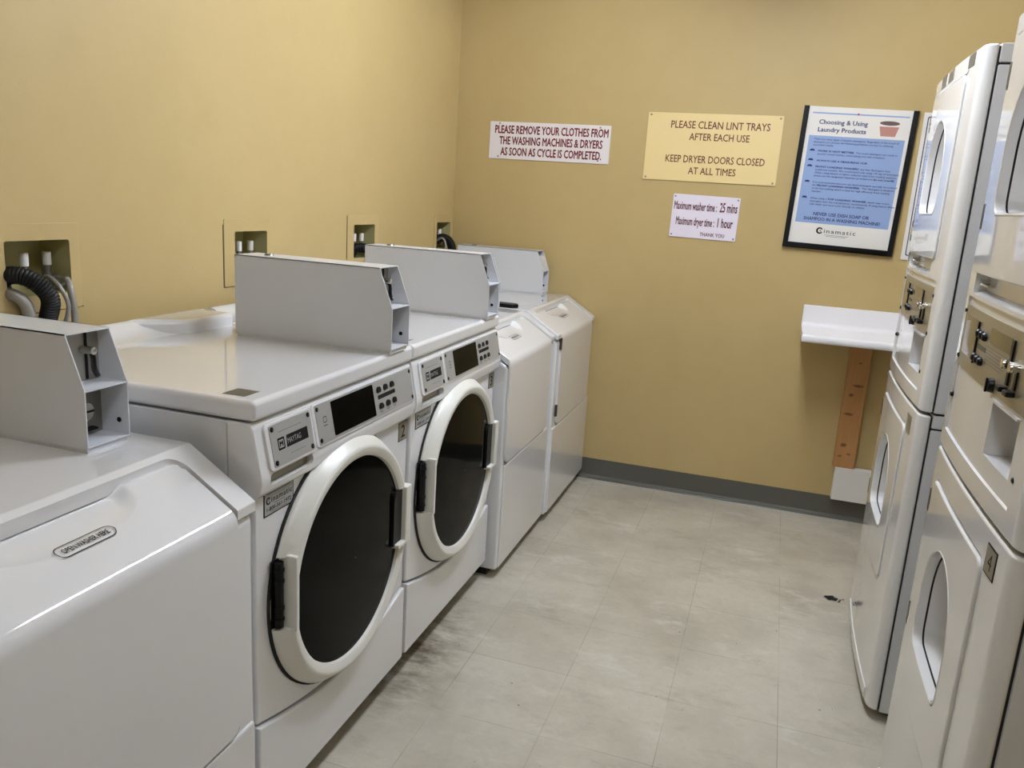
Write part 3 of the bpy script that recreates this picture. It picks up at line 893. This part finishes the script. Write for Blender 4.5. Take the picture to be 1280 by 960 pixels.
# ------------------------------------------------------------------ wall signs
def sign(name, label, x0, x1, z0, z1, m, rot, lines_, ink, screws):
    cx, cz = (x0 + x1) / 2, (z0 + z1) / 2; w, h = x1 - x0, z1 - z0
    t = thing(name, label, 'sign', (cx, 0, cz)); t.rotation_euler = (0, math.radians(rot), 0)
    bm = BM(); prism(bm, rrect(-w / 2, w / 2, -h / 2, h / 2, .004), .0005, .005); bevel(bm, .0012, 2, 50)
    obj('panel', bm, m, t)
    for (body, a, b, hh, ww, bold, al) in lines_:
        flat_obj('lettering', text(BM(), body, a, b, .0052, hh, width=ww, bold=bold, align=al), ink, t)
    for a, b in screws:
        bm = BM(); dome(bm, a, b, .005, .0045, .002, 10); obj('screw', bm, STEEL, t)
    return t
sign('notice_sign', 'white sign with maroon capitals about removing clothes from the machines', .179, .788, 1.577, 1.754, SIGNW, 0.3,
     [('PLEASE REMOVE YOUR CLOTHES FROM', 0.008, .034, .037, .570, .035, 'CENTER'),
      ('THE WASHING MACHINES & DRYERS', 0.008, -.018, .037, .520, .035, 'CENTER'),
      ('AS SOON AS CYCLE IS COMPLETED.', 0.012, -.070, .037, .510, .035, 'CENTER')], MAROON,
     [(-.255, .080), (.252, .078), (-.255, -.077), (.252, -.075)])
sign('notice_sign', 'large cream sign with brown lettering about lint trays and dryer doors', .9586, 1.5623, 1.5167, 1.8195, SIGNC, 0.2,
     [('PLEASE CLEAN LINT TRAYS', .028, .085, .032, .440, .014, 'CENTER'), ('AFTER EACH USE', .030, .033, .031, .268, .014, 'CENTER'),
      ('KEEP DRYER DOORS CLOSED', .020, -.067, .032, .445, .014, 'CENTER'), ('AT ALL TIMES', .014, -.118, .031, .214, .014, 'CENTER')], BROWNINK,
     [(-.288, .140), (.288, .140), (-.288, -.140), (.288, -.140)])
sign('notice_sign', 'small white sign giving maximum washer and dryer times', 1.1108, 1.4172, 1.2587, 1.4567, SIGNL, 1.0,
     [('Maximum washer time :', -.144, .030, .036, .196, .030, 'LEFT'), ('25 mins', .066, .030, .042, .078, .030, 'LEFT'),
      ('Maximum dryer time :', -.128, -.040, .036, .176, .030, 'LEFT'), ('1 hour', .064, -.040, .042, .068, .030, 'LEFT'),
      ('THANK YOU', .045, -.086, .016, .112, .02, 'CENTER')], MAROON2,
     [(-.143, .088), (.143, .088), (-.143, -.088), (.143, -.088)])

# framed poster
t = thing('framed_poster', 'black-framed blue and white poster on choosing laundry products', 'poster', (1.8645, 0, 1.5535)); t.rotation_euler = (0, math.radians(1.5), 0)
hw, hh = .2315, .306
bm = BM(); outer = [(-hw, -hh), (hw, -hh), (hw, hh), (-hw, hh)]
for q in ((-hw, -hw + .022, -hh, hh), (hw - .022, hw, -hh, hh), (-hw + .022, hw - .022, -hh, -hh + .024)):
    box(bm, q[0], q[1], q[2], q[3], .0005, .018)
bevel(bm, .0012, 2)
obj('frame', bm, FRAME, t)
bm = BM(); box(bm, -hw + .015, hw - .015, -hh + .019, hh - .0005, .001, .008); pp = obj('sheet', bm, PAPER, t)
c = .0082
bm = BM(); quad(bm, -.193, .196, -.192, .184, c); flat_obj('blue_panel', bm, BLUE, pp); bm = BM(); quad(bm, -.193, .198, .2755, .2815, c); flat_obj('blue_rule', bm, BLUE, pp)
c = .0084; bm = BM()
for q in (('Choosing & Using', -.061, .233, c, .0185, .198), ('Laundry Products', -.062, .201, c, .0185, .196), ('NEVER USE DISH SOAP OR', -.005, -.157, c, .0140, .232), ('SHAMPOO IN A WASHING MACHINE!', .000, -.179, c, .0140, .318)):
    flat_obj('heading', text(BM(), *q, bold=.022, align='CENTER'), NAVY, pp)
PT = [(.166, -.170, .345, 'There are many types of laundry detergents. Regardless of the brand of', 0), (.1535, -.170, .325, 'detergent you choose, the following guidelines are key to achieving', 0), (.141, -.170, .085, 'successful results:', 0),
      (.1165, -.145, .150, 'MORE IS NOT BETTER.', .03), (.1165, .012, .165, 'Too much detergent can result in', 0), (.1035, -.145, .275, 'poorly rinsed clothes, oversudsing and skin irritation.', 0),
      (.0755, -.145, .210, 'ALWAYS USE A MEASURING CUP.', .03),
      (.0495, -.145, .178, 'FRONT LOADING WASHERS', .03), (.0495, .040, .122, 'use less detergent than', 0), (.0365, -.145, .345, 'traditional models. We recommend only using 1/4 cup of detergent.', 0),
      (.0235, -.145, .335, 'When using bleach or fabric softener with front loading washers', 0), (.0105, -.145, .240, 'please use the designated dispenser provided and', 0), (.0105, .100, .085, 'do not overfill.', .03),
      (-.0175, -.145, .345, 'It is recommended that you use liquid detergent specially formulated', 0), (-.0305, -.145, .015, 'for', 0), (-.0305, -.126, .178, 'FRONT LOADING WASHERS.', .03), (-.0305, .060, .130, 'This detergent is designed', 0),
      (-.0435, -.145, .320, 'to be low-sudsing which is ideal for high efficiency front loading', 0), (-.0565, -.145, .042, 'washers.', 0),
      (-.0865, -.145, .068, 'When using a', 0), (-.0865, -.073, .160, 'TOP LOADING WASHER', .03), (-.0865, .092, .090, 'never use more', 0), (-.0995, -.145, .350, 'detergent than the manufacturer recommends. If using bleach dilute', 0), (-.1125, -.145, .232, 'with water and never pour directly on clothes.', 0)]
paras = [[], [], [], [], [], []]
for z, a, wd, s, bd in PT: paras[sum(z < q for q in (.13, .09, .065, -.005, -.07))].append((z, a, wd, s, bd))
for pa in paras:
    bm = BM()
    for z, a, wd, s, bd in pa: text(bm, s, a, z, c, .0072, width=wd, bold=bd + .012)
    flat_obj('body_text', bm, NAVY, pp)
for z in (.1185, .0775, .0515, -.0155, -.0845):
    bm = BM()
    poly(bm, [(-.181, z), (-.159, z), (-.161, z + .006), (-.166, z + .0085), (-.174, z + .0085), (-.179, z + .006)], c)
    flat_obj('bullet', bm, NAVY, pp)
bm = BM(); coin_logo(bm, -.083, -.222, c, .0145); text(bm, 'inamatic', -.064, -.231, c, .0185, width=.132, bold=.0, spacing=1.2)
quad(bm, -.060, .040, -.240, -.2388, c); quad(bm, -.052, .030, -.2455, -.2443, c)
flat_obj('shop_name', bm, INK, pp)
bm = BM(); poly(bm, [(.096, .196), (.154, .196), (.164, .236), (.086, .236)], c); flat_obj('basket_picture', bm, PINK, pp)
bm = BM(); poly(bm, [(.125 + .040 * math.cos(k * PI / 10), .250 + .009 * math.sin(k * PI / 10)) for k in range(20)], c + .0003); flat_obj('basket_opening', bm, PINKD, pp)
bm = BM(); dome(bm, -.006, .280, .008, .004, .003); obj('pin', bm, RED, t)

# second poster, mostly behind the far dryer
t = thing('wall_chart', 'white chart with navy outline and coloured bars, half hidden behind far dryer', 'poster', (2.34, 0, 1.541))
bm = BM(); box(bm, -.215, .215, -.308, .308, .0005, .006); bevel(bm, .001, 1)
sh = obj('sheet', bm, PAPER, t); c = .0063
bm = BM(); outline(bm, rrect(-.200, .200, -.290, .292, .008), rrect(-.196, .196, -.286, .288, .006), c)
for b0, b1 in ((.05, .20), (-.13, .035)): outline(bm, rrect(-.188, .15, b0, b1, .004), rrect(-.1865, .1485, b0 + .0015, b1 - .0015, .003), c)
outline(bm, rrect(-.192, .15, -.225, -.14, .002), rrect(-.1905, .1485, -.2235, -.1415, .001), c)
flat_obj('outline', bm, NAVY, sh)
for m, b in ((RED, -.165), (YELLOW, -.195), (GREEN, -.225)):
    bm = BM(); quad(bm, -.190, -.120, b, b + .028, c + .0002); flat_obj('colour_bar', bm, m, sh)
bm = BM(); dome(bm, -.185, .262, .006, .006, .005); obj('pin', bm, BLACK, t)

# ------------------------------------------------------------------ shelf on the back wall, its post and block
t = thing('wall_shelf', 'white laminate shelf with backsplash and rounded front lip on sign wall', 'shelf', (2.12, 0, 0.86), off=(-2.12, 0, -.86))
bm = BM()
prism_a(bm, [(.0005, .868), (.0005, .998), (.016, .998), (.019, .994), (.021, .925), (.028, .908), (.045, .900), (.288, .897), (.298, .900), (.305, .893), (.306, .876), (.300, .868), (.286, .868), (.286, .880), (.03, .880), (.03, .868)], 1.758, 2.50)
obj('counter', bm, SHELFW, t, sharp=50)
bm = BM(); box(bm, 1.7555, 1.758, .868, .905, .01, .300); box(bm, 1.7555, 1.758, .905, .996, .001, .018)
obj('end_strip', bm, SHELFW, t)
bm = BM(); box(bm, 1.980, 2.072, .262, .868, .0005, .040); bevel(bm, .002, 2)
tag(obj('support_post', bm, WOOD), 'knotty pine stud standing on white block under the wall shelf', 'wooden post')
bm = BM(); box(bm, 1.992, 2.36, .106, .262, .0065, .052); bevel(bm, .002, 2)
tag(obj('support_block', bm, BLOCKW), 'white painted board low on the wall below the pine post', 'board')

# ------------------------------------------------------------------ outlet boxes in the left wall with valves and hoses
FR = [(-2.634, -2.386, 1.070, 1.274), (-1.838, -1.600, 1.071, 1.279), (-1.087, -.828, 1.088, 1.291), (-.240, -.012, 1.090, 1.288)]
LB = ['recessed valve box with corrugated drain hose, leftmost on the washer wall', 'recessed valve box behind the coin box of washer number 2',
      'recessed valve box behind the coin box of washer number 3', 'recessed valve box farthest along the washer wall, near the room corner']
for i, (h, fr, lb) in enumerate(zip(HOLES, FR, LB)):
    y0, y1, z0, z1 = h
    t = thing('valve_box', lb, 'wall box', (0, (y0 + y1) / 2, z0), PI / 2, 'washer valve boxes', off=(-(y0 + y1) / 2, 0, -z0))
    bm = BM(); prism(bm, rrect(fr[0], fr[1], fr[2], fr[3], .006), .0003, .003)
    cut = BM(); prism(cut, rrect(y0 + .003, y1 - .003, z0 + .003, z1 - .003, .006), -.05, .05)
    bevel(bm, .0012, 2, 50)
    obj('face_frame', bm, WALL, t, cuts=[cut], smooth=False)
    bm = BM(); e = .0005
    for q in ((y0 + e, y0 + .003, z0 + e, z1 - e), (y1 - .003, y1 - e, z0 + e, z1 - e), (y0 + e, y1 - e, z0 + e, z0 + .003), (y0 + e, y1 - e, z1 - .003, z1 - e)):
        box(bm, q[0], q[1], q[2], q[3], -.090, .001)
    box(bm, y0 + e, y1 - e, z0 + e, z1 - e, -.093, -.090)
    obj('recess', bm, BOXIN, t, 'olive metal inside of the box', smooth=False)
    for k, f in enumerate((.59, .94)):
        ya = y0 + (y1 - y0) * f - .01
        bm = BM(); tube(bm, [(ya, z0 + .045, -.050), (ya, z0 + .094, -.050)], .0075, 12); tube(bm, [(ya, z0 + .02, -.050), (ya, z0 + .048, -.050)], .012, 12)
        tube(bm, [(ya, z0 + .034, -.050), (ya, z0 + .030, -.022)], .0095, 12); tube(bm, [(ya, z0 + .030, -.024), (ya, z0 + .028, -.008)], .0125, 8)
        v = obj('valve', bm, STEEL, t, 'dull metal water valve')
        bm = BM(); tube(bm, [(ya, z0 + .064, -.050), (ya, z0 + .096, -.050)], .0098, 12); bevel(bm, .001, 1, 60)
        obj('tag', bm, PAPER, v, 'white paper tag round the pipe')

def corrugated(pts, r):
    P = smooth_path(pts, 10); 
    # resample evenly
    out = [Vector(P[0])]; acc = 0; step = .0021
    for p, q in zip(P, P[1:]):
        p, q = Vector(p), Vector(q); L = (q - p).length; d = step - acc
        while d <= L:
            out.append(p + (q - p) * d / L); d += step
        acc = L - (d - step)
    rr = [r * (1.0 if k % 3 else 0.90) for k in range(len(out))]
    return tube(BM(), [tuple(p) for p in out], rr, 16)
def wv(x, y, z): return (x, z, -y)      # world point for a top-level mesh
G = 'hoses at the valve boxes'
tag(obj('drain_hose', corrugated([wv(*p) for p in ((-.045, -2.560, 1.115), (-.035, -2.572, 1.142), (.0, -2.576, 1.160), (.032, -2.560, 1.156), (.052, -2.538, 1.130), (.052, -2.522, 1.10), (.034, -2.518, 1.05), (.027, -2.514, 1.0), (.026, -2.512, .95), (.026, -2.512, .80))], .0205), RUBBER), 'thick black corrugated drain hose arching out of the leftmost valve box', 'hose', G)
tag(obj('grey_hose', tube(BM(), [wv(*p) for p in smooth_path([(-.010, -2.580, 1.119), (.010, -2.582, 1.118), (.026, -2.572, 1.105), (.034, -2.566, 1.08), (.030, -2.566, 1.03), (.022, -2.566, .95), (.022, -2.566, .80)])], .014, 12), HOSEGREY), 'smooth grey hose tucked under the black corrugated drain hose', 'hose', G)
tag(obj('supply_hose', tube(BM(), [wv(*p) for p in smooth_path([(-.006, -2.437, 1.136), (.012, -2.441, 1.142), (.032, -2.452, 1.140), (.048, -2.460, 1.115), (.052, -2.458, 1.05), (.03, -2.455, .95), (.026, -2.455, .80)])], .0078, 10), HOSEGREY), 'grey braided supply hose curving down at the leftmost valve box', 'hose', G)
tag(obj('supply_hose', tube(BM(), [wv(*p) for p in smooth_path([(-.006, -2.502, 1.136), (.03, -2.506, 1.155), (.066, -2.506, 1.132), (.076, -2.496, 1.09), (.052, -2.487, 1.045), (.032, -2.480, 1.01), (.028, -2.478, .95), (.026, -2.478, .80)])], .005, 10), HOSEGREY), 'thin grey hose hugging the black corrugated drain hose', 'hose', G)
tag(obj('drain_hose', corrugated([wv(*p) for p in ((-.045, -1.770, 1.116), (-.035, -1.762, 1.142), (-.01, -1.755, 1.150), (.012, -1.745, 1.135), (.026, -1.735, 1.09), (.026, -1.73, .95), (.026, -1.73, .80))], .019), RUBBER), 'black drain hose in the valve box behind coin box of washer number 2', 'hose', G)
tag(obj('supply_hose', tube(BM(), [wv(*p) for p in smooth_path([(-.012, -1.671, 1.136), (.01, -1.670, 1.135), (.028, -1.668, 1.09), (.028, -1.666, .95), (.028, -1.66, .80)])], .0078, 10), HOSEGREY), 'grey supply hose in the valve box behind coin box of washer number 2', 'hose', G)
tag(obj('drain_hose', corrugated([wv(*p) for p in ((-.040, -.985, 1.124), (-.03, -.975, 1.150), (-.008, -.958, 1.158), (.018, -.935, 1.145), (.028, -.918, 1.10), (.028, -.91, .95), (.028, -.91, .80))], .020), RUBBER), 'black drain hose in the valve box behind coin box of washer number 3', 'hose', G)
tag(obj('supply_hose', tube(BM(), [wv(*p) for p in smooth_path([(-.012, -.915, 1.146), (.01, -.895, 1.150), (.03, -.880, 1.11), (.028, -.872, .95), (.028, -.872, .80)])], .0078, 10), HOSEGREY), 'grey supply hose in the valve box behind coin box of washer number 3', 'hose', G)
tag(obj('drain_hose', corrugated([wv(*p) for p in ((-.040, -.170, 1.135), (-.02, -.160, 1.165), (.01, -.145, 1.176), (.035, -.125, 1.160), (.045, -.105, 1.11), (.028, -.095, .98), (.026, -.095, .82))], .021), RUBBER), 'black drain hose bending out of the valve box near the room corner', 'hose', G)
tag(obj('supply_hose', tube(BM(), [wv(*p) for p in smooth_path([(-.02, -.190, 1.148), (.02, -.196, 1.176), (.045, -.200, 1.158), (.048, -.198, 1.09), (.03, -.194, .98), (.026, -.186, .82)])], .005, 10), HOSEGREY), 'thin grey hose looping out of the valve box near the room corner', 'hose', G)
# crack where the wall patch meets the wall below the first box
bm = BM(); wb = lambda y0, y1, z, s: faces(bm, [[Vector((0.0002, y0, z)), Vector((0.0012, y0, z)), Vector((0.0012, y0, z + .003)), Vector((0.0002, y0, z + .003))], [Vector((0.0002, y1, z + s)), Vector((0.0012, y1, z + s)), Vector((0.0012, y1, z + s + .002)), Vector((0.0002, y1, z + s + .002))]])
wb(-2.66, -2.505, 1.066, .002); 
struct('trim_1', bm, PLASTER)
bm = BM(); wb(-2.46, -2.38, 1.069, .001); struct('trim_2', bm, PLASTER)
# brown gap along the edge of the second box's frame
bm = BM(); wbox(.0001, .0016, -1.8412, -1.8378, 1.072, 1.262, bm); wbox(.0001, .0016, -1.8412, -1.690, 1.0685, 1.0712, bm)
struct('trim_3', bm, PLASTER)
bm = BM(); wbox(.0001, .0016, -1.0895, -1.0872, 1.12, 1.286, bm)
struct('trim_4', bm, PLASTER)

# ------------------------------------------------------------------ small things
bm = BM(); prism_b(bm, [(.0, 0.0), (.150, .0), (.168, .030), (.150, .062), (.0, .066)], 0, .016); bevel(bm, .004, 2)
o = obj('black_case', bm, BLACK); o.location = (.425, -.622, .9362); o.rotation_euler = (0, 0, math.radians(-4))
tag(o, 'flat black oblong case lying on white top of the far washer', 'case')
bm = BM(); random.seed(3)
def crumb(x, y, r, fl_=.5):
    m = Matrix.Translation((x, y, r * fl_ * .8)) @ Matrix.Diagonal((r * random.uniform(.8, 1.4), r * random.uniform(.7, 1.1), r * fl_, 1))
    g = bmesh.ops.create_icosphere(bm, subdivisions=2, radius=1, matrix=m)
    for v in g['verts']: v.co += Vector((random.uniform(-1, 1), random.uniform(-1, 1), random.uniform(0, .6))) * r * .22
for x, y, r in ((0, 0, .013), (.012, -.004, .010), (-.012, .003, .009), (.003, .010, .008), (.022, .006, .005), (-.024, .004, .003), (.034, .002, .003), (.030, -.008, .003), (.044, .010, .0025), (.028, -.016, .004), (-.006, -.010, .006)): crumb(x, y, r)
o = obj('lint_clump', bm, LINT); o.location = (1.966, -.905, 0)
tag(o, 'small dark clump of lint on the floor beside the far dryer', 'lint')
